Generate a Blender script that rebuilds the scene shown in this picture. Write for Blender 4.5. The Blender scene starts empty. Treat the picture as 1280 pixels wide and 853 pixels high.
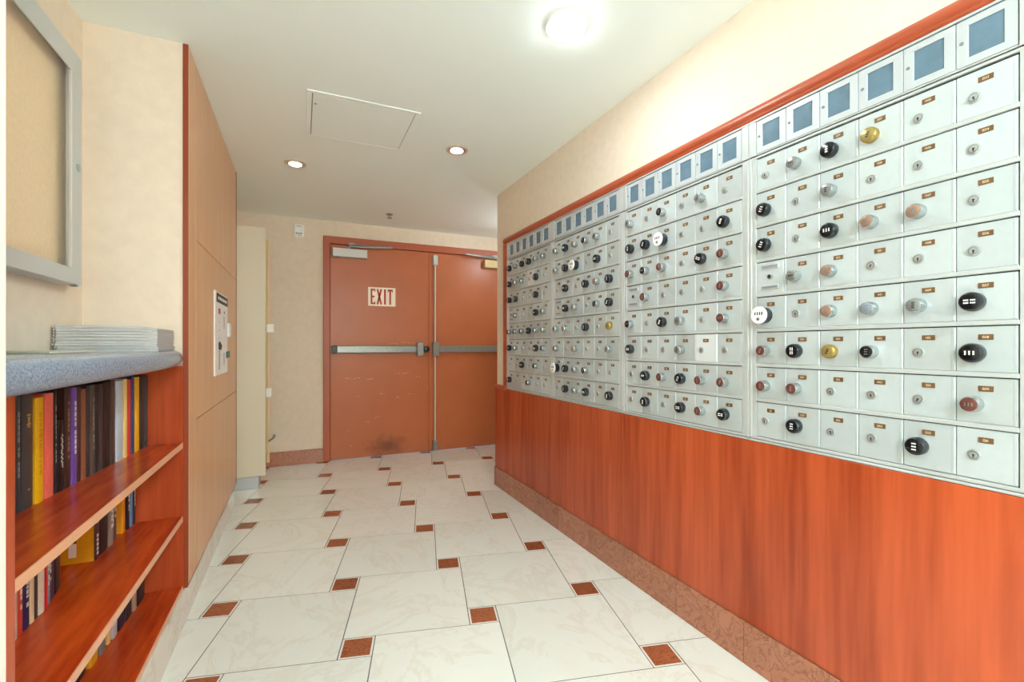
import bpy, bmesh, math, random
from mathutils import Vector

random.seed(7)
scene = bpy.context.scene
col = scene.collection
PI = math.pi


def lin(r, g, b):
    def f(c):
        c /= 255.0
        return c / 12.92 if c <= 0.04045 else ((c + 0.055) / 1.055) ** 2.4
    return (f(r), f(g), f(b), 1.0)


# ------------------------------------------------------------------ camera, world, exposure
cam_d = bpy.data.cameras.new('camera')
cam_d.sensor_width = 36.0
cam_d.lens = 577.436 / 1280 * 36.0
cam_d.shift_y = 5.8 / 1280
cam_d.clip_start = 0.02
cam = bpy.data.objects.new('camera', cam_d)
cam.location = (0, 0, 1.13)
cam.rotation_euler = (PI / 2, 0, -math.radians(24.526))
col.objects.link(cam)
scene.camera = cam

world = bpy.data.worlds.new('daylight')
scene.world = world
world.use_nodes = True
world.node_tree.nodes['Background'].inputs[0].default_value = (0.55, 0.72, 1.0, 1)
world.node_tree.nodes['Background'].inputs[1].default_value = 0.6

scene.view_settings.view_transform = 'Standard'
scene.view_settings.look = 'None'
scene.view_settings.gamma = 1.0
scene.view_settings.use_curve_mapping = False
scene.view_settings.exposure = 0.98
scene.cycles.max_bounces = 16
scene.cycles.diffuse_bounces = 12

LAMP_MAIN = 72.0       # emission of the round ceiling lamps
LAMP_SPOT = 3.0        # emission of the recessed spots
FILL_GLOBE = 64.0      # emission of the globe lamps added out of view to brighten the room
CEIL = 2.35            # ceiling height


# ------------------------------------------------------------------ materials
MATS = {}


def new_mat(name):
    m = bpy.data.materials.new(name)
    m.use_nodes = True
    nt = m.node_tree
    MATS[name] = m
    return m, nt, nt.nodes['Principled BSDF']


def plain(name, c, rough=0.5, metal=0.0, spec=0.5, noise=0.0, nscale=30.0, bump=0.0, bscale=200.0):
    m, nt, b = new_mat(name)
    b.inputs['Base Color'].default_value = c
    b.inputs['Roughness'].default_value = rough
    b.inputs['Metallic'].default_value = metal
    b.inputs['Specular IOR Level'].default_value = spec
    geo = nt.nodes.new('ShaderNodeNewGeometry')
    if noise > 0:
        n = nt.nodes.new('ShaderNodeTexNoise')
        n.inputs['Scale'].default_value = nscale
        n.inputs['Detail'].default_value = 5
        nt.links.new(geo.outputs['Position'], n.inputs['Vector'])
        r = nt.nodes.new('ShaderNodeValToRGB')
        r.color_ramp.elements[0].position = 0.3
        r.color_ramp.elements[1].position = 0.7
        r.color_ramp.elements[0].color = tuple(x * (1 - noise) for x in c[:3]) + (1,)
        r.color_ramp.elements[1].color = tuple(min(1, x * (1 + noise)) for x in c[:3]) + (1,)
        nt.links.new(n.outputs['Fac'], r.inputs['Fac'])
        nt.links.new(r.outputs['Color'], b.inputs['Base Color'])
    if bump > 0:
        n2 = nt.nodes.new('ShaderNodeTexNoise')
        n2.inputs['Scale'].default_value = bscale
        n2.inputs['Detail'].default_value = 3
        nt.links.new(geo.outputs['Position'], n2.inputs['Vector'])
        bp = nt.nodes.new('ShaderNodeBump')
        bp.inputs['Strength'].default_value = bump
        bp.inputs['Distance'].default_value = 0.002
        nt.links.new(n2.outputs['Fac'], bp.inputs['Height'])
        nt.links.new(bp.outputs['Normal'], b.inputs['Normal'])
    return m


def wood(name, dark, light, scale, rough=0.3, spec=0.5, coat=0.0):
    """cherry veneer: stretched noise along the grain, a broad tone and fine pores"""
    m, nt, b = new_mat(name)
    geo = nt.nodes.new('ShaderNodeNewGeometry')
    mp = nt.nodes.new('ShaderNodeMapping')
    mp.inputs['Scale'].default_value = scale
    nt.links.new(geo.outputs['Position'], mp.inputs['Vector'])
    n1 = nt.nodes.new('ShaderNodeTexNoise')
    n1.inputs['Scale'].default_value = 1.0
    n1.inputs['Detail'].default_value = 6
    n1.inputs['Roughness'].default_value = 0.62
    n1.inputs['Distortion'].default_value = 0.5
    nt.links.new(mp.outputs['Vector'], n1.inputs['Vector'])
    n2 = nt.nodes.new('ShaderNodeTexNoise')
    n2.inputs['Scale'].default_value = 7.0
    n2.inputs['Detail'].default_value = 3
    nt.links.new(mp.outputs['Vector'], n2.inputs['Vector'])
    mx = nt.nodes.new('ShaderNodeMath')
    mx.operation = 'MULTIPLY_ADD'
    mx.inputs[1].default_value = 0.35
    nt.links.new(n2.outputs['Fac'], mx.inputs[0])
    m2 = nt.nodes.new('ShaderNodeMath')
    m2.operation = 'MULTIPLY'
    m2.inputs[1].default_value = 0.65
    nt.links.new(n1.outputs['Fac'], m2.inputs[0])
    nt.links.new(m2.outputs[0], mx.inputs[2])
    r = nt.nodes.new('ShaderNodeValToRGB')
    r.color_ramp.elements[0].position = 0.36
    r.color_ramp.elements[1].position = 0.64
    r.color_ramp.elements[0].color = dark
    r.color_ramp.elements[1].color = light
    nt.links.new(mx.outputs[0], r.inputs['Fac'])
    nt.links.new(r.outputs['Color'], b.inputs['Base Color'])
    b.inputs['Roughness'].default_value = rough
    b.inputs['Specular IOR Level'].default_value = spec
    b.inputs['Coat Weight'].default_value = coat
    b.inputs['Coat Roughness'].default_value = 0.12
    return m


def marble(name, base, vein, cloud, scale, rough, vary=0.05, veinpos=(0.47, 0.5, 0.53)):
    m, nt, b = new_mat(name)
    geo = nt.nodes.new('ShaderNodeNewGeometry')
    oi = nt.nodes.new('ShaderNodeObjectInfo')
    add = nt.nodes.new('ShaderNodeVectorMath')
    add.operation = 'MULTIPLY_ADD'
    add.inputs[0].default_value = (17.0, 9.0, 5.0)
    nt.links.new(oi.outputs['Random'], add.inputs[1])
    nt.links.new(geo.outputs['Position'], add.inputs[2])
    n = nt.nodes.new('ShaderNodeTexNoise')
    n.inputs['Scale'].default_value = scale
    n.inputs['Detail'].default_value = 8
    n.inputs['Roughness'].default_value = 0.65
    n.inputs['Distortion'].default_value = 1.4
    nt.links.new(add.outputs['Vector'], n.inputs['Vector'])
    r = nt.nodes.new('ShaderNodeValToRGB')
    e = r.color_ramp.elements
    e[0].position = 0.25
    e[0].color = cloud
    e[1].position = 0.75
    e[1].color = base
    a = e.new(veinpos[0]); a.color = base
    a = e.new(veinpos[1]); a.color = vein
    a = e.new(veinpos[2]); a.color = base
    nt.links.new(n.outputs['Fac'], r.inputs['Fac'])
    hsv = nt.nodes.new('ShaderNodeHueSaturation')
    nt.links.new(r.outputs['Color'], hsv.inputs['Color'])
    mr = nt.nodes.new('ShaderNodeMapRange')
    mr.inputs['To Min'].default_value = 1 - vary
    mr.inputs['To Max'].default_value = 1 + vary * 0.4
    nt.links.new(oi.outputs['Random'], mr.inputs['Value'])
    nt.links.new(mr.outputs['Result'], hsv.inputs['Value'])
    nt.links.new(hsv.outputs['Color'], b.inputs['Base Color'])
    b.inputs['Roughness'].default_value = rough
    return m


def emitter(name, c, strength):
    m, nt, b = new_mat(name)
    b.inputs['Base Color'].default_value = (0.9, 0.9, 0.9, 1)
    b.inputs['Emission Color'].default_value = c
    b.inputs['Emission Strength'].default_value = strength
    return m


wallpaper = plain('wallpaper', lin(233, 218, 199), 0.75, noise=0.035, nscale=22, bump=0.25, bscale=60)
wall_paint = plain('wall_paint', lin(236, 236, 228), 0.6)
ceiling_m = plain('ceiling_paint', lin(242, 251, 249), 0.85)
cherry_v = wood('cherry_vertical', lin(152, 58, 26), lin(200, 90, 48), (6, 6, 0.35), 0.26)
cherry_h = wood('cherry_lengthwise', lin(160, 50, 16), lin(212, 88, 36), (9, 0.8, 9), 0.26)
cherry_shelf = wood('cherry_shelf', lin(160, 48, 14), lin(214, 86, 32), (9, 1.0, 9), 0.22)
cherry_trim = wood('cherry_trim', lin(156, 66, 38), lin(186, 88, 54), (14, 0.8, 14), 0.35)
closet_m = wood('closet_veneer_glare', lin(212, 160, 114), lin(226, 180, 136), (10, 10, 0.5), 0.30)  # pale tan puts the glare on the cherry into the colour
edge_m = plain('cherry_edge', lin(146, 60, 24), 0.4)
band_m = plain('edge_glare_band', lin(228, 170, 130), 0.3)  # glare along the shelf fronts, painted as a paler band
door_m = plain('door_paint', lin(188, 106, 64), 0.34, noise=0.05, nscale=4)
def door_smudge(m):
    nt = m.node_tree
    b = nt.nodes['Principled BSDF']
    src = b.inputs['Base Color'].links[0].from_socket
    geo = nt.nodes.new('ShaderNodeNewGeometry')
    mp = nt.nodes.new('ShaderNodeMapping')
    mp.inputs['Location'].default_value = (-0.80 * 4.2, 0, -0.10 * 7.5)
    mp.inputs['Scale'].default_value = (4.2, 0, 7.5)
    nt.links.new(geo.outputs['Position'], mp.inputs['Vector'])
    ln = nt.nodes.new('ShaderNodeVectorMath'); ln.operation = 'LENGTH'
    nt.links.new(mp.outputs['Vector'], ln.inputs[0])
    no = nt.nodes.new('ShaderNodeTexNoise')
    no.inputs['Scale'].default_value = 14; no.inputs['Detail'].default_value = 6
    nt.links.new(geo.outputs['Position'], no.inputs['Vector'])
    ma = nt.nodes.new('ShaderNodeMath'); ma.operation = 'MULTIPLY_ADD'
    ma.inputs[1].default_value = 1.4
    nt.links.new(no.outputs['Fac'], ma.inputs[0]); nt.links.new(ln.outputs['Value'], ma.inputs[2])
    mr = nt.nodes.new('ShaderNodeMapRange')
    mr.inputs['From Min'].default_value = 0.75; mr.inputs['From Max'].default_value = 1.7
    mr.inputs['To Min'].default_value = 0.72; mr.inputs['To Max'].default_value = 0.0
    nt.links.new(ma.outputs[0], mr.inputs['Value'])
    mx = nt.nodes.new('ShaderNodeMix'); mx.data_type = 'RGBA'
    mx.inputs['B'].default_value = lin(96, 56, 40)
    nt.links.new(mr.outputs['Result'], mx.inputs['Factor'])
    nt.links.new(src, mx.inputs['A'])
    nt.links.new(mx.outputs['Result'], b.inputs['Base Color'])


door_smudge(door_m)
frame_m = plain('door_frame_paint', lin(180, 94, 62), 0.4)
tile_m = marble('floor_marble', lin(236, 239, 233), lin(229, 229, 219), lin(231, 233, 225), 1.8, 0.16, 0.06)
accent_m = marble('accent_stone', lin(168, 98, 64), lin(116, 62, 42), lin(146, 80, 52), 26, 0.22, 0.2)
basetile_m = marble('base_stone', lin(184, 122, 94), lin(140, 84, 64), lin(166, 106, 80), 14, 0.25, 0.1)
plinth_m = marble('plinth_stone', lin(226, 218, 206), lin(214, 202, 188), lin(220, 210, 198), 3, 0.08, 0.02)
grout_dark = plain('grout_dark', lin(92, 98, 102), 0.9)
grout_light = plain('grout_light', lin(226, 222, 212), 0.8)
alu = plain('brushed_aluminium', lin(190, 199, 201), 0.36, metal=0.2, noise=0.02, nscale=60)
alu2 = plain('brushed_aluminium_pale', lin(197, 206, 208), 0.34, metal=0.2, noise=0.02, nscale=50)
alu3 = plain('brushed_aluminium_warm', lin(185, 193, 193), 0.4, metal=0.2, noise=0.03, nscale=40)
alu_new = plain('new_white_panel', lin(216, 220, 222), 0.35, metal=0.1)
alu_rail = plain('rail_aluminium', lin(194, 198, 197), 0.34, metal=0.2)
header_m = plain('header_white_metal', lin(190, 196, 199), 0.4, metal=0.15)
gap_m = plain('dark_gap', lin(40, 42, 40), 0.8)
window_m = plain('directory_glass', lin(98, 124, 142), 0.18, noise=0.10, nscale=25)
black_m = plain('black_plastic', lin(34, 39, 44), 0.28)
black_face = plain('black_face', lin(16, 18, 22), 0.2)
white_m = plain('white_plastic', lin(244, 244, 242), 0.4)
silver_m = plain('satin_chrome', lin(172, 178, 178), 0.25, metal=0.75)
lock_m = plain('lock_chrome', lin(186, 191, 190), 0.32, metal=0.6)
silver_face = plain('steel_face', lin(150, 153, 153), 0.35, metal=0.6, noise=0.15, nscale=300)
red_face = plain('red_face', lin(104, 56, 50), 0.3, noise=0.2, nscale=250)
tan_face = plain('copper_face', lin(158, 128, 110), 0.35, metal=0.3, noise=0.15, nscale=250)
blue_face = plain('bluish_face', lin(150, 160, 172), 0.3, metal=0.4)
gold_m = plain('brass', lin(178, 150, 84), 0.28, metal=0.8)
gold_face = plain('brass_face', lin(176, 156, 96), 0.3, metal=0.6, noise=0.2, nscale=250)
plate_m = plain('bronze_plate', lin(112, 78, 44), 0.45)
digit_m = plain('engraved_digits', lin(242, 226, 190), 0.5)
steel_m = plain('hardware_steel', lin(158, 160, 158), 0.3, metal=0.8)
steel_lt = plain('hardware_paint', lin(206, 206, 202), 0.4, metal=0.2)
bar_m = plain('push_bar_steel', lin(150, 156, 152), 0.3, metal=0.55, noise=0.08, nscale=40)
cream_metal = plain('closer_cream', lin(216, 192, 136), 0.45)
counter_m = plain('blue_grey_laminate', lin(128, 146, 168), 0.22, noise=0.38, nscale=230)
board_frame = plain('anodised_frame', lin(198, 204, 206), 0.32, metal=0.3)
cork_m = plain('tan_cork', lin(236, 210, 168), 0.85, noise=0.05, nscale=80)
cabinet_m = plain('cream_enamel', lin(228, 219, 196), 0.4)
cabinet_dk = plain('grey_metal', lin(200, 205, 210), 0.3, metal=0.4)
strip_m = plain('cream_strip', lin(226, 200, 150), 0.5)
paper_m = plain('newsprint', lin(244, 244, 242), 0.85, noise=0.06, nscale=90)
paper_dk = plain('newsprint_shade', lin(200, 197, 194), 0.85, noise=0.12, nscale=140)
page_m = plain('book_pages', lin(226, 216, 196), 0.8, noise=0.06, nscale=300)
sign_m = plain('sign_cream', lin(255, 247, 222), 0.5)
sign_red = plain('sign_red', lin(196, 46, 52), 0.45)
ink_m = plain('ink_black', lin(44, 44, 46), 0.6)
ink_grey = plain('ink_grey', lin(120, 126, 128), 0.6)
green_m = plain('green_label', lin(26, 112, 110), 0.4)
red_ink = plain('red_ink', lin(170, 70, 60), 0.5)
glass_m, _nt, _b = new_mat('clear_glass')
_b.inputs['Base Color'].default_value = (1, 1, 1, 1)
_b.inputs['Roughness'].default_value = 0.0
_b.inputs['Alpha'].default_value = 0.06
_b.inputs['Specular IOR Level'].default_value = 0.3
lamp_m = emitter('lamp_diffuser', (0.89, 0.965, 1.0, 1), LAMP_MAIN)
fill_globe_m = emitter('fill_globe', (0.81, 0.935, 1.0, 1), FILL_GLOBE)
spot_m = emitter('spot_bulb', (1.0, 0.93, 0.80, 1), LAMP_SPOT)
book_mats = {}


def cmat(r, g, b, rough=0.45):
    k = (r, g, b)
    if k not in book_mats:
        book_mats[k] = plain('cloth_%02x%02x%02x' % k, lin(r, g, b), rough, noise=0.06, nscale=120)
    return book_mats[k]


# ------------------------------------------------------------------ mesh helpers
class MB:
    def __init__(s):
        s.v, s.f, s.m, s.sm = [], [], [], []

    def add(s, verts, faces, m=0, smooth=False):
        o = len(s.v)
        s.v += [tuple(v) for v in verts]
        for f in faces:
            s.f.append([i + o for i in f]); s.m.append(m); s.sm.append(smooth)
        return s

    def box(s, x0, x1, y0, y1, z0, z1, m=0):
        v = [(x, y, z) for x in (x0, x1) for y in (y0, y1) for z in (z0, z1)]
        return s.add(v, [(0, 1, 3, 2), (4, 6, 7, 5), (0, 4, 5, 1), (2, 3, 7, 6), (0, 2, 6, 4), (1, 5, 7, 3)], m)

    def cbox(s, x0, x1, y0, y1, z0, z1, c=0.002, m=0):
        """box with chamfered edges"""
        c = min(c, abs(x1 - x0) * .45, abs(y1 - y0) * .45, abs(z1 - z0) * .45)
        P, idx = [], {}
        X, Y, Z = (x0, x1), (y0, y1), (z0, z1)
        for i in (0, 1):
            for j in (0, 1):
                for k in (0, 1):
                    sx, sy, sz = (1 - 2 * i) * c, (1 - 2 * j) * c, (1 - 2 * k) * c
                    idx[i, j, k, 0] = len(P); P.append((X[i], Y[j] + sy, Z[k] + sz))
                    idx[i, j, k, 1] = len(P); P.append((X[i] + sx, Y[j], Z[k] + sz))
                    idx[i, j, k, 2] = len(P); P.append((X[i] + sx, Y[j] + sy, Z[k]))
        F = []
        for i in (0, 1):
            F.append([idx[i, a, b, 0] for a, b in ((0, 0), (1, 0), (1, 1), (0, 1))])
            F.append([idx[a, i, b, 1] for a, b in ((0, 0), (1, 0), (1, 1), (0, 1))])
            F.append([idx[a, b, i, 2] for a, b in ((0, 0), (1, 0), (1, 1), (0, 1))])
            for j in (0, 1):
                F.append([idx[i, j, 0, 0], idx[i, j, 1, 0], idx[i, j, 1, 1], idx[i, j, 0, 1]])
                F.append([idx[i, 0, j, 0], idx[i, 1, j, 0], idx[i, 1, j, 2], idx[i, 0, j, 2]])
                F.append([idx[0, i, j, 1], idx[1, i, j, 1], idx[1, i, j, 2], idx[0, i, j, 2]])
                for k in (0, 1):
                    F.append([idx[i, j, k, 0], idx[i, j, k, 1], idx[i, j, k, 2]])
        return s.add(P, F, m)

    def lathe(s, prof, seg=24, axis='-X', c=(0, 0, 0), ms=0, cap=True):
        """prof = [(radius, height)], spun about axis; ms = material index or one per segment"""
        n = len(prof)
        V = []
        for r, h in prof:
            for i in range(seg):
                a = 2 * PI * i / seg
                p, q = r * math.cos(a), r * math.sin(a)
                if axis == '-X': V.append((c[0] - h, c[1] + p, c[2] + q))
                elif axis == '-Y': V.append((c[0] + p, c[1] - h, c[2] + q))
                elif axis == '-Z': V.append((c[0] + p, c[1] + q, c[2] - h))
                elif axis == '+X': V.append((c[0] + h, c[1] + p, c[2] + q))
                else: V.append((c[0] + p, c[1] + q, c[2] + h))
        o = len(s.v)
        s.v += V
        for k in range(n - 1):
            mm = ms if isinstance(ms, int) else ms[k]
            for i in range(seg):
                j = (i + 1) % seg
                s.f.append([o + k * seg + i, o + k * seg + j, o + (k + 1) * seg + j, o + (k + 1) * seg + i])
                s.m.append(mm); s.sm.append(True)
        if cap:
            mm = ms if isinstance(ms, int) else ms[-1]
            s.f.append([o + (n - 1) * seg + i for i in range(seg)]); s.m.append(mm); s.sm.append(False)
            mm = ms if isinstance(ms, int) else ms[0]
            s.f.append([o + i for i in range(seg)]); s.m.append(mm); s.sm.append(False)
        return s

    def prism(s, poly, axis, a0, a1, m=0, smooth=False):
        """poly in the plane normal to axis, extruded from a0 to a1. X:(y,z) Y:(x,z) Z:(x,y)"""
        def P(p, a):
            return (a, p[0], p[1]) if axis == 'X' else (p[0], a, p[1]) if axis == 'Y' else (p[0], p[1], a)
        n = len(poly)
        V = [P(p, a0) for p in poly] + [P(p, a1) for p in poly]
        s.add(V, [list(range(n)), list(range(n, 2 * n))], m)
        o = len(s.v) - 2 * n
        for i in range(n):
            j = (i + 1) % n
            s.f.append([o + i, o + j, o + n + j, o + n + i]); s.m.append(m); s.sm.append(smooth)
        return s

    def tube(s, a, b, r, seg=10, m=0):
        a, b = Vector(a), Vector(b)
        d = (b - a).normalized()
        u = d.orthogonal().normalized()
        w = d.cross(u)
        V = []
        for p in (a, b):
            for i in range(seg):
                t = 2 * PI * i / seg
                V.append(p + u * r * math.cos(t) + w * r * math.sin(t))
        F = [[i, (i + 1) % seg, seg + (i + 1) % seg, seg + i] for i in range(seg)]
        s.add(V, F, m, True)
        s.add(V, [list(range(seg)), list(range(seg, 2 * seg))], m)
        return s

    def mesh(s, name, mats):
        me = bpy.data.meshes.new(name)
        me.from_pydata(s.v, [], s.f)
        for m in mats:
            me.materials.append(m)
        me.polygons.foreach_set('material_index', s.m)
        me.polygons.foreach_set('use_smooth', s.sm)
        bm = bmesh.new()
        bm.from_mesh(me)
        bmesh.ops.recalc_face_normals(bm, faces=bm.faces)
        bm.to_mesh(me)
        bm.free()
        if any(s.sm):
            me.set_sharp_from_angle(angle=math.radians(40))
        me.update()
        return me


def link(name, data, parent=None, loc=(0, 0, 0), rot=(0, 0, 0)):
    o = bpy.data.objects.new(name, data)
    col.objects.link(o)
    o.location = loc
    o.rotation_euler = rot
    if parent is not None:
        o.parent = parent
    return o


def obj(name, mb, mats, parent=None, loc=(0, 0, 0), rot=(0, 0, 0)):
    if not isinstance(mats, (list, tuple)):
        mats = [mats]
    return link(name, mb.mesh(name, mats), parent, loc, rot)


def tag(o, label, cat, group=None):
    o['label'] = label
    o['category'] = cat
    if group:
        o['group'] = group
    return o


def thing(name, label, cat, loc=(0, 0, 0), rz=0, group=None):
    return tag(link(name, None, None, loc, (0, 0, rz)), label, cat, group)


def struct(o, label=None):
    o['kind'] = 'structure'
    if label:
        o['label'] = label
    return o


_glyph = {}


def glyph(ch):
    """flat outline of one character, height about 1, as (verts, faces, advance)"""
    if ch in _glyph:
        return _glyph[ch]
    cu = bpy.data.curves.new('g', 'FONT')
    cu.body = ch
    cu.resolution_u = 2
    cu.size = 1.0
    o = bpy.data.objects.new('g', cu)
    col.objects.link(o)
    bpy.context.view_layer.update()
    dg = bpy.context.evaluated_depsgraph_get()
    me = o.evaluated_get(dg).to_mesh()
    V = [(v.co.x, v.co.y) for v in me.vertices]
    F = [list(p.vertices) for p in me.polygons]
    o.evaluated_get(dg).to_mesh_clear()
    bpy.data.objects.remove(o)
    bpy.data.curves.remove(cu)
    if V:
        x0 = min(v[0] for v in V)
        w = max(v[0] for v in V) - x0
        V = [(v[0] - x0, v[1]) for v in V]
    else:
        w = 0.3
    _glyph[ch] = (V, F, w)
    return _glyph[ch]


def text(mb, s, height, put, m, gap=0.12, squeeze=1.0):
    """centred line of text; put(x, y) maps the writing plane to 3-D"""
    gs = [glyph(c) for c in s]
    k = height / 0.72
    tot = sum(g[2] for g in gs) + gap * (len(gs) - 1)
    x = -tot / 2
    for V, F, w in gs:
        mb.add([put((x + a) * k * squeeze, (b - 0.36) * k) for a, b in V], F, m)
        x += w + gap


# ------------------------------------------------------------------ the floor
XL, XR = -0.432, 1.432          # floor between the left plinth and the right baseboard
XN, XA = -0.748, 2.45           # niche wall / alcove wall
YC, YE, YB, YF = 3.76, 3.47, 4.85, -3.5
fl = MB()
fl.box(-0.9, 2.6, YF - .1, YB + .6, -0.10, -0.0009)
floor = struct(obj('floor', fl, grout_dark), 'cream marble tile floor with small brown accent squares')
P, BQ = 0.50445, 0.121           # lattice step, small square cell
TH = -math.asin(BQ / P)
AQ = P * math.cos(TH)            # big tile cell
OX, OY = -0.3144, 2.3194         # one accent square centre
cs, sn = math.cos(TH), math.sin(TH)
RECTS = [(XL, XR, YF, YE), (XL, XA, YE, YC), (XN, XA, YC, YB), (0.26, 2.3, YB, YB + .12)]


def rot2(x, y):
    return (x * cs - y * sn, x * sn + y * cs)


def clip(poly, r):
    x0, x1, y0, y1 = r
    for ax, val, sg in ((0, x0, 1), (0, x1, -1), (1, y0, 1), (1, y1, -1)):
        out = []
        for i in range(len(poly)):
            a, b = poly[i], poly[(i + 1) % len(poly)]
            da, db = (a[ax] - val) * sg, (b[ax] - val) * sg
            if da >= 0: out.append(a)
            if (da >= 0) != (db >= 0):
                t = da / (da - db)
                out.append((a[0] + (b[0] - a[0]) * t, a[1] + (b[1] - a[1]) * t))
        poly = out
        if len(poly) < 3:
            return []
    return poly


def area(p):
    return abs(sum(p[i][0] * p[(i + 1) % len(p)][1] - p[(i + 1) % len(p)][0] * p[i][1] for i in range(len(p)))) / 2


g = 0.0020
for i in range(-4, 9):
    for j in range(-8, 14):
        cx, cy = OX + i * P, OY + j * P
        # small square cell centred on the lattice point
        def quad(u0, u1, v0, v1):
            return [(cx + rot2(u, v)[0], cy + rot2(u, v)[1]) for u, v in ((u0, v0), (u1, v0), (u1, v1), (u0, v1))]
        h = BQ / 2
        mb = MB(); n = 0
        for r in RECTS:
            p = clip(quad(-h + g, h - g, -h + g, h - g), r)
            if p and area(p) > 2e-5:
                mb.prism(p, 'Z', -0.002, -0.0005, 1); n += 1
            p = clip(quad(-.0515, .0515, -.0515, .0515), r)
            if p and area(p) > 2e-5:
                mb.prism(p, 'Z', -0.002, 0.0, 0)
        if n:
            obj('accent_tile', mb, [accent_m, grout_light], floor)
        # the big tile standing on the square, left edges in line
        mb = MB(); n = 0
        for r in RECTS:
            p = clip(quad(-h + g, -h + AQ - g, h + g, h + AQ - g), r)
            if p and area(p) > 2e-5:
                mb.prism(p, 'Z', -0.002, 0.0, 0); n += 1
        if n:
            obj('floor_tile', mb, tile_m, floor)

# ------------------------------------------------------------------ walls and ceiling
struct(obj('wall_right', MB().box(1.452, 2.6, YF, YE, 0, CEIL), wallpaper), 'cream papered wall above the mailboxes')
struct(obj('wall_alcove', MB().box(XA, 2.6, YE, YB, 0, CEIL), wallpaper), 'cream papered wall of the door alcove')
wb = MB().box(-0.9, 0.225, YB, YB + .14, 0, CEIL)
wb.box(2.335, 2.6, YB, YB + .14, 0, CEIL).box(0.225, 2.335, YB, YB + .14, 2.18, CEIL)
struct(obj('wall_back', wb, wallpaper), 'cream papered back wall around the exit doors')
struct(obj('wall_left', MB().box(-0.9, XN, 0.868, YB, 0, CEIL), wallpaper), 'cream papered left wall behind the display case')
struct(obj('wall_entry', MB().box(-0.9, -0.37, YF, 0.868, 0, CEIL), wall_paint), 'pale painted wall end at the left edge')
struct(obj('wall_closet', MB().box(XN, -0.4345, 2.25, YC - .012, 0, CEIL), wallpaper), 'cream papered side of the closet')
struct(obj('wall_front', MB().box(-0.9, 2.6, YF - .1, YF, 0, CEIL), wallpaper), 'cream papered wall at the near end of the hall')
struct(obj('ceiling', MB().box(-0.9, 2.6, YF - .1, YB + .14, CEIL, CEIL + .1), ceiling_m), 'smooth off-white painted ceiling')

# baseboards: brown stone tiles on the right and back, pale polished stone on the left
bb = struct(obj('baseboard_right', MB().box(1.440, 1.452, YF, YE + .008, 0, 0.145), grout_light), 'brown stone tile baseboard under the cherry panelling')
ys = [YE + .012, 3.41, 3.09, 2.77, 2.45, 2.13, 1.80, 1.477, 1.153, .83, .51, .19, -.13]
for a, b in zip(ys, ys[1:]):
    obj('baseboard_tile', MB().cbox(1.430, 1.442, b + .001, a - .001, 0.0, 0.149, .0015), basetile_m, bb)
obj('baseboard_tile', MB().cbox(1.430, 1.60, YE, YE + .012, 0.0, 0.149, .0015), basetile_m, bb)
bk = struct(obj('baseboard_back', MB().box(-0.745, 0.194, 4.842, 4.85, 0, 0.13), grout_light), 'brown stone tile baseboard left of the doors')
for a, b in ((-0.745, -0.46), (-0.46, -0.141), (-0.141, 0.193)):
    obj('baseboard_tile', MB().cbox(a + .001, b - .001, 4.832, 4.844, 0, 0.134, .0015), basetile_m, bk)
struct(obj('baseboard_left', MB().cbox(-0.448, -0.430, 0.87, YC, 0, 0.15, .001), plinth_m), 'pale polished stone plinth under the bookcase and closet')

# cherry panelling below the mailboxes
wn = struct(obj('trim_1', MB().box(1.444, 1.452, YF, YE + .002, .145, .797), edge_m), 'cherry wood panelling below the mailboxes')
yp = [YE + .004, 2.541, 1.838, 1.135, .433, -.27, -1.4]
for a, b in zip(yp, yp[1:]):
    obj('panel', MB().cbox(1.436, 1.446, b + .0002, a - .0002, .152, .796, .0006), cherry_v, wn)
cap = MB()
prof = [(1.428, .800), (1.424, .806), (1.426, .814), (1.434, .818), (1.452, .818), (1.452, .784), (1.436, .784)]
cap.prism(prof, 'Y', 3.262, YE + .014, 0)
struct(obj('trim_2', cap, cherry_trim), 'small cherry cap moulding at the end of the panelling')
# cherry moulding around the mailboxes
t3 = MB()
pr = [(1.452, 1.916), (1.437, 1.916), (1.434, 1.920), (1.434, 1.926), (1.430, 1.930), (1.428, 1.944), (1.432, 1.954), (1.438, 1.962), (1.452, 1.962)]
t3.prism(pr, 'Y', -0.9, 3.302, 0, True)
struct(obj('trim_3', t3, cherry_trim), 'cherry moulding along the top of the mailboxes')
struct(obj('trim_4', MB().cbox(1.430, 1.452, 3.262, 3.302, .818, 1.9155, .004), cherry_trim), 'upright cherry moulding at the far end of the mailboxes')

# ------------------------------------------------------------------ mailboxes
FX = 1.442
ROW, TOP = 0.120, 1.777
PITCH = 0.1075
BW = 0.7035
DH = 0.1060


def door_mesh(mat, h):
    mb = MB()
    mb.cbox(-0.001, 0.012, -PITCH / 2 + .0007, PITCH / 2 - .0007, -h, 0, .0012)
    mb.cbox(-0.0018, 0.0, -PITCH / 2 + .0022, -PITCH / 2 + .0080, -h + .002, -.002, .0008)
    return mb.mesh('mailbox_door', [mat])


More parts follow.
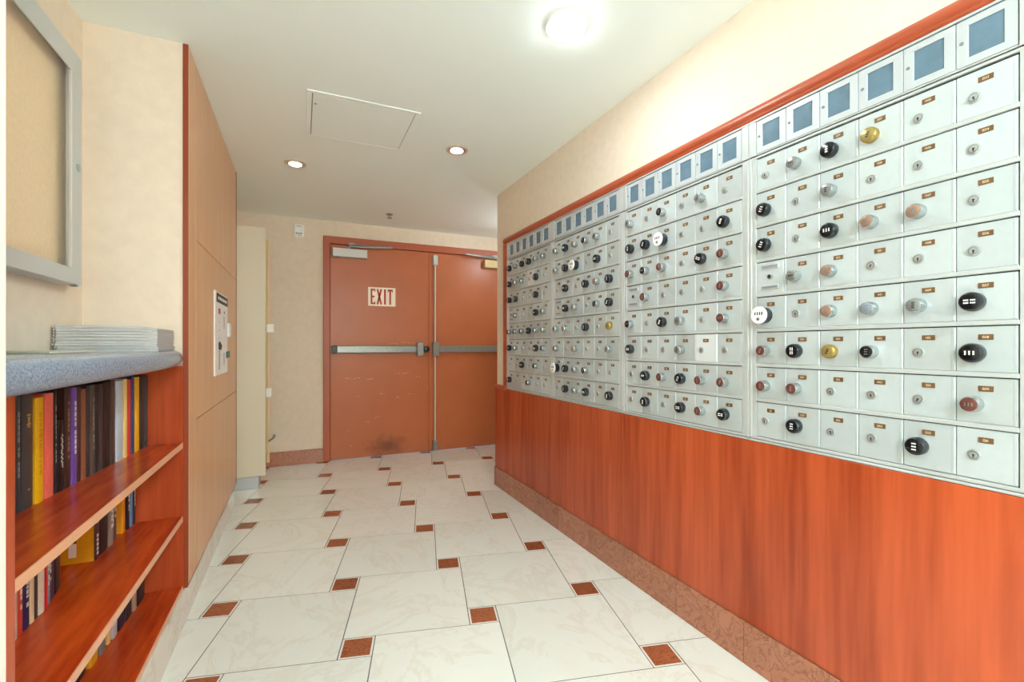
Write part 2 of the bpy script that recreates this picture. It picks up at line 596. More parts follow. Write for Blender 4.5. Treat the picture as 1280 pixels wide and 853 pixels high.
DOORS = [door_mesh(m, DH) for m in (alu, alu2, alu3, alu_new)]
LOWDOORS = [door_mesh(m, .1175) for m in (alu, alu2, alu3)]
mm = MB()
mm.cbox(-0.001, 0.012, -PITCH / 2 + .010, PITCH / 2 - .0007, -DH, 0, .0012)
mm.cbox(-0.0015, 0.010, -PITCH / 2 + .0007, -PITCH / 2 + .0075, -DH, 0, .0008)
MASTER = mm.mesh('master_door', [alu2])
LABELSTRIP = MB().cbox(-0.0035, 0, -.032, .032, -.0075, .0075, .001, 0).box(-0.0038, -.003, -.029, .029, -.004, .004, 1).mesh('label_strip', [alu_rail, blue_face])
mk = MB().lathe([(.0095, 0), (.0095, .004), (.007, .006), (.006, .006), (.0055, .0035)], 16, ms=[0, 0, 0, 1])
MLOCK = mk.mesh('key_lock', [steel_m, gap_m])

kl = MB().lathe([(.0125, 0), (.0125, .003), (.0118, .0042), (.0092, .0046), (.0089, .0036), (.0081, .0036), (.0079, .0050), (.003, .0053)], 20, ms=[0, 0, 0, 1, 1, 1, 0])
kl.box(-.0057, -.004, -.0012, .0012, -.0062, .0006, 2)
kl.box(-.0056, -.004, -.0024, .0020, -.0012, .0018, 2)
KEYLOCK = kl.mesh('key_lock', [lock_m, steel_m, gap_m])


def knob_body(r, depth, fr, body, face):
    mb = MB()
    mb.lathe([(r * .95, 0), (r, .002), (r, depth * .74), (r * .97, depth * .86), (fr * 1.03, depth * .97), (fr, depth), (fr * .97, depth)],
             28, ms=[0, 0, 0, 0, 0, 0], cap=False)
    mb.lathe([(fr * .98, depth - .0012), (fr * .97, depth + .0004), (fr * .9, depth + .0012)], 28, ms=1)
    return mb


def slots(mb, pat, d, s, m):
    """the little windows of a combination dial"""
    if pat == 0:                     # two by two groups of three
        for y in (-.0062, .0062):
            for z in (-.0032, .0032):
                for k in (-1, 0, 1):
                    mb.box(-d - .0004, -d, (y + k * .0033 - .0013) * s, (y + k * .0033 + .0013) * s, (z - .0016) * s, (z + .0016) * s, m)
    elif pat == 1:                   # three rows of three
        for z in (-.0075, 0, .0075):
            for k in (-1, 0, 1):
                mb.box(-d - .0004, -d, (k * .0034 - .0013) * s, (k * .0034 + .0013) * s, (z - .0016) * s, (z + .0016) * s, m)
    else:                            # one column of three wide windows
        for z in (-.0068, 0, .0068):
            mb.box(-d - .0004, -d, -.0036 * s, .0036 * s, (z - .0021) * s, (z + .0021) * s, m)


KN = {}


def knob(kind, pat):
    k = (kind, pat)
    if k in KN:
        return KN[k]
    if kind == 'B':
        mb = knob_body(.0225, .023, .0195, black_m, black_face); slots(mb, pat, .0242, 1.0, 2)
        ms = [black_m, black_face, white_m]
    elif kind == 'W':
        mb = MB().lathe([(.026, 0), (.027, .003), (.0275, .028), (.029, .030)], 32, ms=0, cap=False)
        mb.lathe([(.029, .030), (.029, .034), (.0275, .0355)], 32, ms=1)
        for q in (-1.5, -.5, .5, 1.5):
            y = -q * .0085
            mb.add([(-.0359, y - .0022, .0), (-.0359, y + .0022, .0), (-.0359, y + .0012, .0105), (-.0359, y - .0032, .0105)], [(0, 1, 2, 3)], 2)
        mb.lathe([(.0055, .0352), (.0055, .0375), (.0035, .0385)], 14, c=(0, .001, -.0135), ms=3)
        mb.box(-.0388, -.038, -.0002, .0022, -.0165, -.0105, 2)
        ms = [black_m, white_m, ink_m, steel_m]
    else:
        body = {'S': silver_m, 'R': silver_m, 'T': silver_m, 'U': silver_m, 'G': gold_m, 'D': silver_m}[kind]
        face = {'S': silver_face, 'R': red_face, 'T': tan_face, 'U': blue_face, 'G': gold_face, 'D': black_face}[kind]
        slot = {'S': ink_m, 'R': silver_face, 'T': silver_face, 'U': ink_grey, 'G': ink_m, 'D': silver_face}[kind]
        if kind == 'G':
            mb = knob_body(.021, .020, .018, body, face)
            slots(mb, pat, .0212, .85, 2)
        else:
            mb = knob_body(.0185, .027, .0164, body, face)
            slots(mb, pat, .0282, .85, 2)
        ms = [body, face, slot]
    KN[k] = mb.mesh('combination_knob', ms)
    return KN[k]


def plate_mesh(num):
    mb = MB().cbox(-.0016, .0, -.0133, .0133, -.0063, .0063, .0004, 0)
    text(mb, num, .0058, lambda x, y: (-.0019, -x, y), 1, gap=.10, squeeze=.85)
    return mb.mesh('number_plate', [plate_m, digit_m])


# unit numbers run down each column, far column first, the last plate 1510
n_plates = 4 * 47
allu = [f * 100 + n for f in range(15, 0, -1) for n in range(10, 0, -1)]
while len(allu) < n_plates:
    allu.append(allu[-1] - 1)
allu = allu[:n_plates][::-1]

LAYOUT = {   # far column first, top row first
    1: ['BSBBSS', 'BSSNBK', 'BBKKBK', 'MSKKBS', 'DDDBSS', 'BSKKBD', 'KKBKDK', 'BKKDKK'],
    2: ['SBTDSK', 'SBWKBK', 'KBKBTB', 'MBTKDB', 'STKBKG', 'SKTKKS', 'WBSDKK', 'KBSBKB'],
    3: ['SKDKSK', 'BBWKKB', 'RDRKBR', 'MRKKKR', 'DKBSKR', 'BKKSNK', 'KBRBRR', 'KBKBRB'],
    4: ['KSBGKK', 'BKSKKK', 'BKBTTK', 'MSTKKK', 'WKTUSB', 'RBGDKB', 'RRKKKR', 'KBKKBK'],
}
ORD = {1: 'farthest', 2: 'second farthest', 3: 'second nearest', 4: 'nearest complete'}
EXTRA = {1: 'ending at the cherry upright', 2: 'with one brass dial', 3: 'with a white-faced dial near its top', 4: 'with the largest bronze number plates'}
ROOTY = {4: .433, 3: 1.1365, 2: 1.840, 1: 2.5435, 0: -.2705}

post_mb = MB()
post_mb.cbox(-.006, .01, .0008, .0125, .808, 1.7865, .0015)
post_mb.cbox(-.0035, .01, .0125, .028, .808, 1.7865, .0010)
post_mb.cbox(-.006, .01, .0008, .028, 1.7895, 1.908, .0012)
POST = post_mb.mesh('frame_post', [alu_rail])
post_mb = MB()
post_mb.cbox(-.006, .01, -.0125, -.0008, .808, 1.7865, .0015)
post_mb.cbox(-.0035, .01, -.028, -.0125, .808, 1.7865, .0010)
post_mb.cbox(-.006, .01, -.028, -.0008, 1.7895, 1.908, .0012)
POST2 = post_mb.mesh('frame_post', [alu_rail])
RAIL = MB().cbox(-.0045, .01, .028, BW - .028, -.0055, .0055, .0016).mesh('rail', [alu_rail])
SILL = MB().cbox(-.006, .01, .001, BW - .001, .7975, .8045, .0012).cbox(-.004, .01, .001, BW - .001, .8065, .8155, .001).mesh('sill', [alu_rail])
HTOP = MB().cbox(-.005, .01, .001, BW - .001, 1.9095, 1.916, .001).mesh('top_rail', [header_m])
HBOT = MB().cbox(-.004, .01, .001, BW - .001, 1.7795, 1.7865, .001).cbox(-.0055, .01, .001, BW - .001, 1.7895, 1.7935, .001).mesh('header_rail', [alu_rail])
BACK = MB().box(.0055, .0098, .0005, BW - .0005, .7975, 1.9155).mesh('backing', [gap_m])
# directory doors: a white ring with a recessed pane
hd = MB()
a, zb, zt = PITCH / 2 - .0008, -.0555, .0555
wy0, wy1, wz0, wz1 = -.031, .0305, -.0375, .0390
hd.cbox(-.003, .006, -a, wy0, zb, zt, .0012).cbox(-.003, .006, wy1, a, zb, zt, .0012)
hd.box(-.0029, .006, wy0 - .001, wy1 + .001, zb + .0004, wz0).box(-.0029, .006, wy0 - .001, wy1 + .001, wz1, zt - .0004)
HDOOR = hd.mesh('directory_door', [header_m])
PANE = MB().box(.0005, .004, wy0 - .0005, wy1 + .0005, wz0 - .0005, wz1 + .0005).mesh('pane', [window_m])
HSCREW = MB().lathe([(.0042, 0), (.0042, .0015), (.0025, .0022)], 12).mesh('screw', [ink_grey])

pi_ = 0
for bank in (1, 2, 3, 4, 0):
    y0 = ROOTY[bank]
    if bank:
        lab = 'bank of aluminium mailboxes, ' + ORD[bank] + ' of four, ' + EXTRA[bank]
    else:
        lab = 'sliver of an aluminium mailbox bank cut off at the right edge'
    root = thing('mailbox_bank', lab, 'mailboxes', (FX, y0, 0), 0, 'banks of mailboxes along the right wall')
    link('backing', BACK, root)
    link('frame_post', POST, root)
    link('frame_post', POST2, root, (0, BW, 0))
    link('sill', SILL, root)
    link('top_rail', HTOP, root)
    link('header_rail', HBOT, root)
    for r in range(8):
        if r < 7:
            link('rail', RAIL, root, (0, 0, TOP - ROW * (r + 1) + .0058))
    for c in range(6):
        # c = 0 is the far column (larger Y)
        yc = BW - .0283 - PITCH * (c + .5)
        h = link('directory_door', HDOOR, root, (0, yc, 1.8510))
        link('pane', PANE, h)
        link('screw', HSCREW, h, (-.003, .0425, .0015))
        for r in range(8):
            ch = LAYOUT[bank][r][c] if bank else 'K'
            zc = TOP - ROW * r - .0024
            if ch == 'M':
                d = link('mailbox_door', MASTER, root, (0, yc, zc))
                d['label'] = 'service door with two label strips and a small round lock'
                link('label_strip', LABELSTRIP, d, (-.001, .003, -.0175))
                link('label_strip', LABELSTRIP, d, (-.001, .003, -.087))
                link('key_lock', MLOCK, d, (-.001, .003, -.051))
                continue
            dm = DOORS[3] if ch == 'N' else (LOWDOORS if r == 7 else DOORS)[random.choice((0, 0, 1, 1, 2))]
            d = link('mailbox_door', dm, root, (-.0015 if ch == 'N' else 0, yc, zc))
            if ch == 'N':
                d['label'] = 'whiter replacement mailbox door'
            if bank:
                # numbers follow the columns: the last plate (near column, bottom) is 1510
                link('number_plate', plate_mesh('%d' % allu[n_plates - 1 - ((4 - bank) * 47 + (47 - 1 - (c * 8 + r - (1 if (c > 0 or r > 3) else 0))))]), d, (-.001, 0, -.0245))
            if ch in 'KN':
                link('key_lock', KEYLOCK, d, (-.001, .0205, -.0615), (random.choice((0, 0, .35, -.3)), 0, 0))
            else:
                pat = random.choice((0, 1, 2)) if ch == 'B' else random.choice((1, 2, 2))
                link('combination_knob', knob(ch, pat if ch != 'W' else 0), d, (-.001, .0205, -.0615),
                     (0 if ch == 'W' else random.choice((0, 0, PI / 2, PI, .4)), 0, 0))

# ------------------------------------------------------------------ exit doors
fr = MB()
fr.cbox(0.194, 0.256, 4.828, 4.905, 0, 2.20, .004).cbox(2.30, 2.362, 4.828, 4.905, 0, 2.20, .004)
fr.cbox(0.194, 2.362, 4.8285, 4.905, 2.128, 2.20, .004)
fr.box(0.256, 0.270, 4.868, 4.905, 0, 2.128).box(2.286, 2.30, 4.868, 4.905, 0, 2.128).box(0.256, 2.30, 4.868, 4.905, 2.112, 2.128)
struct(obj('trim_5', fr, frame_m), 'brick-red painted steel frame around the double doors')
GAPZ = 0.007
dl = MB().cbox(0.259, 1.262, 4.846, 4.886, GAPZ, 2.124, .002)
door1 = struct(obj('door_1', dl, door_m), 'brick-red left exit door with an EXIT sign and push bar')
obj('astragal', MB().cbox(1.236, 1.270, 4.838, 4.847, GAPZ, 2.122, .003), door_m, door1)
dr = MB().cbox(1.266, 2.297, 4.846, 4.886, GAPZ, 2.124, .002)
door2 = struct(obj('door_2', dr, door_m), 'brick-red right exit door with a vertical bolt rod')


def closer(door, x0, x1, mat, flip):
    k = obj('door_closer', MB().cbox(x0, x1, 4.775, 4.846, 1.998, 2.082, .004), mat, door)
    s = -1 if flip else 1
    px = (x0 + x1) / 2
    k2 = MB().tube((px, 4.81, 2.08), (px, 4.81, 2.112), .010)
    k2.tube((px, 4.79, 2.104), (px + s * .40, 4.735, 2.114), .0095)
    k2.tube((px + s * .40, 4.735, 2.118), (px + s * .02, 4.822, 2.130), .0075)
    k2.cbox(px + s * .02 - .03, px + s * .02 + .03, 4.815, 4.83, 2.12, 2.148, .002)
    obj('closer_arm', k2, steel_m, k)


closer(door1, 0.276, 0.598, steel_lt, False)
closer(door2, 1.850, 2.17, cream_metal, True)


def push_bar(door, x0, x1, hx0, hx1):
    pb = obj('push_bar', MB().cbox(x0, x1, 4.795, 4.82, 1.058, 1.128, .006).box(x0, x1, 4.82, 4.846, 1.066, 1.12), bar_m, door)
    obj('latch_head', MB().cbox(hx0, hx1, 4.775, 4.846, 1.020, 1.165, .006), steel_m, pb)
    return pb


pb = push_bar(door1, 0.315, 1.10, 1.098, 1.168)
obj('end_cap', MB().cbox(0.270, 0.315, 4.795, 4.846, 1.055, 1.131, .005), black_m, pb)
obj('knob', MB().lathe([(.012, 0), (.012, .02), (.030, .026), (.034, .04), (.028, .055), (.012, .06)], 20, '-Y', (1.203, 4.838, 1.092)), black_m, door1)
pb2 = push_bar(door2, 1.334, 2.25, 1.266, 1.334)
rod = MB().tube((1.300, 4.826, .1), (1.300, 4.826, 2.0), .0085)
rod = obj('bolt_rod', rod, steel_lt, door2)
obj('bolt_case', MB().cbox(1.274, 1.326, 4.80, 4.846, 1.985, 2.092, .005), steel_lt, rod)
obj('bolt_case', MB().cbox(1.274, 1.322, 4.80, 4.846, .014, .115, .005), steel_m, rod)
# worn marks: scuffs on the left leaf, pale scratches
sc = MB()
rs = random.Random(3)
for x, z, w in ((.95, .84, .16), (.45, .80, .14), (.62, .79, .08), (.52, .62, .05), (.75, .64, .05), (.90, .59, .06), (.70, .40, .05), (.42, .28, .012), (1.02, 1.16, .18), (.86, 1.15, .1), (1.12, .8, .05), (1.2, .68, .04), (.44, .13, .05), (1.05, .62, .06), (.6, .36, .06)):
    n = max(1, int(w / .022))
    for k in range(n):
        xx = x - w / 2 + w * (k + rs.random()) / n
        l, hh = .008 + .016 * rs.random(), .0025 + .004 * rs.random()
        zz = z + (rs.random() - .5) * .01
        sc.add([(xx, 4.8455, zz), (xx + l, 4.8455, zz + .001), (xx + l * .8, 4.8455, zz + hh), (xx + .1 * l, 4.8455, zz + hh * .8)], [(0, 1, 2, 3)])
so = obj('scratches', sc, plain('bare_scratch', lin(236, 190, 150), .6), door1)
so['kind'] = 'stuff'

# EXIT sign
sg = thing('exit_sign', 'cream EXIT sign with red letters on the left door', 'sign', (0.75, 4.8455, 1.628))
obj('sign_plate', MB().cbox(-.136, .136, -.004, 0, -.095, .095, .001), sign_m, sg)


def letter(name, strokes, x):
    mb = MB()
    for s in strokes:
        mb.prism([(x + px, pz) for px, pz in s], 'Y', -.0056, -.004)
    obj(name, mb, sign_red, sg)


Hh = .078


def R(x0, x1, z0, z1):
    return [(x0, z0), (x1, z0), (x1, z1), (x0, z1)]


letter('letter_e', [R(0, .017, -Hh, Hh), R(.017, .047, Hh - .017, Hh), R(.017, .038, -.009, .009), R(.017, .047, -Hh, -Hh + .017), R(.039, .047, Hh - .03, Hh - .017), R(.039, .047, -Hh + .017, -Hh + .03)], -.112)
letter('letter_x', [[(0, -Hh), (.018, -Hh), (.056, Hh), (.038, Hh)], [(.038, -Hh), (.056, -Hh), (.018, Hh), (0, Hh)]], -.054)
letter('letter_i', [R(0, .019, -Hh, Hh)], .020)
letter('letter_t', [R(.017, .035, -Hh, Hh), R(0, .052, Hh - .017, Hh), R(0, .008, Hh - .03, Hh - .017), R(.044, .052, Hh - .03, Hh - .017)], .056)

# ------------------------------------------------------------------ small wall and ceiling fittings
th = thing('wall_thermostat', 'small white thermostat on the wall left of the doors', 'thermostat', (-.02, 4.85, 2.222))
obj('body', MB().cbox(-.040, .040, -.022, 0, -.062, .062, .005), white_m, th)
dsp = MB()
for k in range(5):
    dsp.box(-.026 + k * .011, -.018 + k * .011, -.0228, -.0215, -.034 + (k % 2) * .004, -.018 - (k % 3) * .002)
dsp.box(-.02, .02, -.0228, -.0215, -.046, -.043)
obj('lettering', dsp, ink_grey, th)
obj('vent_slot', MB().box(-.022, .022, -.0226, -.0215, .040, .045), ink_grey, th)

hx0, hx1, hy0, hy1 = .047, .548, 2.42, 2.90
ht = thing('ceiling_hatch', 'white square access hatch set in the ceiling', 'hatch', (hx0, hy0, CEIL))
w_, d_ = hx1 - hx0, hy1 - hy0
hf = MB().cbox(-.022, w_ + .022, -.022, 0, -.004, 0, .001).cbox(-.022, w_ + .022, d_, d_ + .022, -.004, 0, .001)
hf.cbox(-.022, 0, 0, d_, -.005, 0, .001).cbox(w_, w_ + .022, 0, d_, -.004, 0, .001)
obj('hatch_frame', hf, ceiling_m, ht)
obj('hatch_gap', MB().box(0, w_, 0, d_, -.0006, 0), ink_grey, ht)
obj('hatch_door', MB().cbox(.005, w_ - .003, .006, d_ - .001, -.0030, -.0006, .0008), ceiling_m, ht)
obj('latch', MB().lathe([(.006, 0), (.006, .002), (.003, .003)], 10, '-Z', (.018, .10, -.004)), steel_m, ht)


def disc_light(name, label, x, y, r, group):
    t = thing(name, label, 'light', (x, y, CEIL), 0, group)
    obj('lamp_rim', MB().lathe([(r + .006, 0), (r + .006, .009), (r + .002, .014), (r, .014)], 40, '-Z', cap=False), white_m, t)
    obj('diffuser', MB().lathe([(r, .012), (r * .985, .0165), (r * .9, .019), (r * .5, .021), (r * .05, .0215)], 40, '-Z'), lamp_m, t)


disc_light('ceiling_lamp', 'bright round flush ceiling lamp above the mailboxes', .915, 1.51, .074, 'round flush ceiling lamps')


def added_globe_light(label, x, y, r=.12, drop=.40):  # invented lamps, all out of view, added to lift the brightness
    t = thing('added_globe_lamp', label, 'light', (x, y, CEIL), 0, 'added out-of-view fill globes')
    obj('canopy', MB().lathe([(.06, 0), (.058, .015), (.010, .025), (.010, drop)], 28, '-Z'), white_m, t)
    obj('globe', MB().lathe([(max(.004, r * math.sin(PI * k / 14)), drop - .01 + r - r * math.cos(PI * k / 14)) for k in range(15)], 32, '-Z'), fill_globe_m, t)


added_globe_light('added opal globe lamp just behind the viewer, for fill light', .36, -.95)
added_globe_light('added opal globe lamp at the near end of the hall, for fill light', .36, -2.5)
added_globe_light('added opal globe lamp in the door alcove, hidden by the mailbox wall, for fill light', 2.12, 4.00, .042, .16)


def spot(label, x, y):
    t = thing('recessed_spotlight', label, 'light', (x, y, CEIL), 0, 'recessed ceiling spotlights')
    obj('trim_ring', MB().lathe([(.068, 0), (.067, .004), (.060, .006), (.052, .004), (.050, .0)], 28, '-Z', cap=False), plain('ring', lin(206, 186, 160), .35, metal=.3), t)
    obj('reflector', MB().lathe([(.052, .0005), (.0505, .003), (.046, .0035)], 28, '-Z', cap=True), plain('ring_dark', lin(88, 72, 58), .4), t)
    obj('bulb', MB().lathe([(.040, .003), (.040, .008), (.030, .013), (.012, .015)], 24, '-Z'), spot_m, t)


spot('recessed ceiling spotlight left of the hatch, nearer the closet', -.036, 3.416)
spot('recessed ceiling spotlight right of the hatch, nearer the mailboxes', .882, 2.762)
sp = thing('fire_sprinkler', 'small pendant fire sprinkler on the ceiling before the doors', 'sprinkler', (.746, 4.37, CEIL))
obj('escutcheon', MB().lathe([(.034, 0), (.032, .006), (.014, .010)], 24, '-Z'), steel_m, sp)
obj('frame_arms', MB().tube((-.010, 0, -.008), (-.013, 0, -.034), .003).tube((.010, 0, -.008), (.013, 0, -.034), .003).tube((0, 0, -.008), (0, 0, -.03), .004), steel_m, sp)
obj('deflector', MB().lathe([(.006, .032), (.022, .036), (.022, .039)], 16, '-Z'), steel_m, sp)

# ------------------------------------------------------------------ closet front
cl = thing('built_in_closet', 'tall cherry veneer closet front between bookcase and cream cabinet', 'closet', (0, 2.245, .15))
obj('stile', MB().cbox(-.434, -.416, 0, .156, .012, CEIL - .151, .001), closet_m, cl)
obj('carcass', MB().box(-.4342, -.424, .002, 1.512, .01, CEIL - .1505), edge_m, cl)
obj('edge_strip', MB().cbox(-.4343, -.4155, -.0012, .0008, .012, CEIL - .151, .0004), edge_m, cl)
for z0, z1 in ((.012, .658), (.662, 1.438), (1.442, CEIL - .151)):
    obj('panel', MB().cbox(-.430, -.416, .159, 1.500, z0, z1, .0012), closet_m, cl)
obj('end_stile', MB().cbox(-.434, -.414, 1.503, 1.517, .012, CEIL - .151, .001), edge_m, cl)
obj('bottom_rail', MB().cbox(-.434, -.418, 0, 1.517, .0, .010, .001), edge_m, cl)

# notice panel on the closet front
nt_ = thing('notice_panel', 'white printed notice panel with dark header on the closet front', 'notice', (-.416, 2.845, .97))
obj('backing_board', MB().cbox(0, .006, 0, .45, 0, .452, .001), white_m, nt_)
obj('header_band', MB().box(.006, .0068, .045, .445, .395, .445), ink_m, nt_)
pt = MB()
for k in range(6):
    pt.box(.0068, .0072, .09 + k * .055, .13 + k * .055, .412, .428)
obj('header_lettering', pt, white_m, nt_)
pt = MB()
pt.box(.006, .0066, .30, .335, .345, .36)
for k in range(9):
    pt.box(.006, .0066, .29, .32, .26 + k * .008, .264 + k * .008)
for k in range(14):
    pt.box(.006, .0066, .29, .32, .05 + k * .005, .053 + k * .005)
for k in range(18):
    pt.box(.006, .0066, .12, .16, .03 + k * .006, .0335 + k * .006)
for k in range(4):
    pt.box(.006, .0064, .12, .15, .20 + k * .045, .203 + k * .045)
obj('printed_lines', pt, ink_grey, nt_)
obj('red_mark', MB().box(.006, .0066, .11, .17, .335, .365), red_ink, nt_)
obj('black_symbol', MB().prism([(.11, .14), (.20, .135), (.23, .16), (.15, .185), (.11, .175)], 'X', .006, .0068), ink_m, nt_)
obj('green_tag', MB().cbox(.0, .010, .39, .52, .085, .125, .002), green_m, nt_)
obj('grey_clip', MB().cbox(.0, .022, .44, .50, .21, .30, .006), steel_lt, nt_)

# ------------------------------------------------------------------ cream cabinet in the far left corner
cb = thing('utility_cabinet', 'tall cream metal cabinet between the closet and back wall', 'cabinet', (-.745, 4.15, 0))
obj('body', MB().cbox(.003, .478, .012, .20, .098, 2.06, .004), cabinet_m, cb)
obj('door', MB().cbox(.008, .488, 0, .011, .098, 2.066, .002), cabinet_m, cb)
obj('base', MB().cbox(.003, .440, .010, .18, 0, .096, .003), cabinet_dk, cb)
cd = thing('conduit_strip', 'narrow cream conduit strip with clips beside the cream cabinet', 'conduit', (-.262, 4.36, 0))
obj('strip', MB().cbox(-.003, .020, 0, .03, .15, 2.02, .003).cbox(.004, .012, -.008, 0, .15, 2.02, .002), strip_m, cd)
obj('clip', MB().cbox(.0, .052, -.014, .03, 1.24, 1.31, .004), white_m, cd)
obj('clip', MB().cbox(-.006, .034, -.014, .03, .70, .775, .004), white_m, cd)
obj('hook', MB().tube((.01, .0, .33), (.05, -.01, .36), .008).tube((.05, -.01, .36), (.056, -.012, .385), .010), steel_m, cd)

# ------------------------------------------------------------------ display case on the left wall
dc = thing('display_case', 'aluminium framed display case with tan board on the left wall', 'notice board', (XN, 1.12, 1.337))
W_, H_, D_ = .978, .793, .048
cs_ = MB().cbox(0, D_ - .006, 0, W_, 0, .012, .001).cbox(0, D_ - .006, 0, W_, H_ - .012, H_, .001)
cs_.cbox(0, D_ - .006, 0, .012, .012, H_ - .012, .001).cbox(0, D_ - .006, W_ - .012, W_, .012, H_ - .012, .001)
obj('case', cs_, board_frame, dc)
obj('pin_board', MB().box(.001, .008, .012, W_ - .012, .012, H_ - .012), cork_m, dc)
ff = MB()
t_ = .074
ff.cbox(D_ - .005, D_, 0, W_, .002, .055, .001).cbox(D_ - .005, D_, 0, W_, H_ - t_, H_, .001)
ff.cbox(D_ - .005, D_, 0, t_, .055, H_ - t_, .001).cbox(D_ - .005, D_, W_ - t_, W_, .055, H_ - t_, .001)
obj('door_frame', ff, board_frame, dc)
obj('inner_bead', MB().cbox(D_ - .014, D_ + .001, W_ - t_ - .004, W_ - t_ + .004, .055, H_ - t_, .0015), steel_lt, dc)
obj('glass', MB().box(D_ - .010, D_ - .007, t_, W_ - t_ - .004, .055, H_ - t_), glass_m, dc)
obj('lock', MB().lathe([(.014, 0), (.014, .004), (.010, .007), (.004, .007)], 18, '+X', (D_, W_ - .030, .405)), lock_m, dc)
obj('catch', MB().cbox(D_ - .02, D_ - .002, W_ - .035, W_ - .018, -.004, .002, .001), steel_m, dc)

# ------------------------------------------------------------------ bookcase, counter
bc = thing('bookcase', 'cherry wood bookcase with three shelves under the blue counter', 'bookcase', (-.745, 1.012, .15))
D2 = .315
obj('side_panel', MB().cbox(0, D2, 0, .024, .0, .898, .0012), cherry_v, bc)
obj('side_panel', MB().cbox(0, D2, 1.214, 1.2345, .0, .898, .0012), cherry_v, bc)
obj('back_panel', MB().box(0, .006, .024, 1.214, .0, .898), cherry_h, bc)
for nm, z in (('shelf', .592), ('shelf', .298), ('shelf', .018)):
    s_ = obj(nm, MB().cbox(.006, D2 - .0025, .0245, 1.2135, z - .022 if z > .05 else 0, z, .001), cherry_shelf, bc)
    obj('edge_glare_band', MB().cbox(D2 - .003, D2, .0245, 1.2135, z - .022 if z > .05 else 0.0, z, .0006), band_m, s_)
S1, S2, S3 = .742, .448, .168

# counter: bullnose profile swept along a path that turns in at the far end
path = [(-.383, .872)] + [(-.383, .95 + k * .15) for k in range(5)]
for k in range(1, 13):
    t = k / 12
    path.append((-.383 - .050 * (t ** 2.2), 1.56 + .68 * t))
prof = [(-.36, 1.108)]                     # offset from the front edge, z
zt, zb_, rr = 1.110, 1.050, .030
for k in range(0, 9):
    a = PI / 2 - k * PI / 8
    prof.append((-rr + rr * math.cos(a), (zt + zb_) / 2 + rr * math.sin(a)))
prof[0] = (-9, zt)
prof.append((-9, zb_))
ct = MB()
n = len(prof)
V = []
for x, y in path:
    for o_, z in prof:
        V.append((XN + .003 if o_ == -9 else x + o_, y, z))
F = []
for i in range(len(path) - 1):
    for k in range(n):
        F.append([i * n + k, i * n + (k + 1) % n, (i + 1) * n + (k + 1) % n, (i + 1) * n + k])
ct.add(V, F, 0, True)
ct.add([V[i] for i in range(n)], [list(range(n))], 0)
ct.add(V[-n:], [list(range(n))], 0)
tag(obj('countertop', ct, counter_m), 'speckled blue-grey laminate counter with rounded front above the bookcase', 'counter')

# ------------------------------------------------------------------ newspapers on the counter
NP = 9
zz = 1.1105
names = ['topmost', 'second', 'third', 'fourth', 'fifth', 'sixth', 'seventh', 'eighth', 'bottom']
for k in range(NP):
    i = NP - 1 - k
    hh = .0090 if k else .0082
    rs = random.Random(k + 5)
    dx, dy = (rs.random() - .5) * .006, (rs.random() - .5) * .008
    t = thing('folded_newspaper', names[i] + ' folded newspaper of the stack on the blue counter', 'newspaper', (-.602 + dx, 2.115 + dy, zz), 0, 'stack of folded newspapers')
    # the fold rounds off at the left, the open right side droops over the sheets below
    sheet = MB()
    L = 4
    for q in range(L):
        z0, z1 = q * hh / L, (q + 1) * hh / L - .0004
        droop = .0011 * k
        pts_top, pts_bot = [], []
        for s in range(13):
            u = s / 12
            x = -.135 + .275 * u + (.003 * (q % 2))
            dz = -droop * max(0, (u - .78) / .22) ** 2 * 1.0
            if s == 0:
                pts_top.append((x + .003, z1 + dz)); pts_bot.append((x + .003, z0 + dz))
            else:
                pts_top.append((x, z1 + dz)); pts_bot.append((x, z0 + dz))
        yj = (rs.random() - .5) * .003
        sheet.prism(pts_bot + pts_top[::-1], 'Y', -.115 + yj, .115 + yj, 0 if q % 2 == 0 else 1)
    obj('sheets', sheet, [paper_m, paper_dk], t)
    fold = MB()
    fold.prism([(-.135 - .004 * math.sin(PI * a / 6), hh * a / 6 * .96) for a in range(7)], 'Y', -.114, .114)
    obj('fold', fold, paper_dk, t)
    zz += hh + .0009
mg = MB().cbox(-.095, .095, -.14, .14, 0, .006, .001)
mg_o = tag(obj('magazine', mg, plain('magazine_cover', lin(168, 172, 152), .4), None, (-.642, 1.60, 1.1105)), 'thin grey-green magazine lying on the counter before the newspapers', 'magazine')
obj('pages', MB().box(-.094, .0955, -.139, .1405, .0012, .0048), page_m, mg_o)


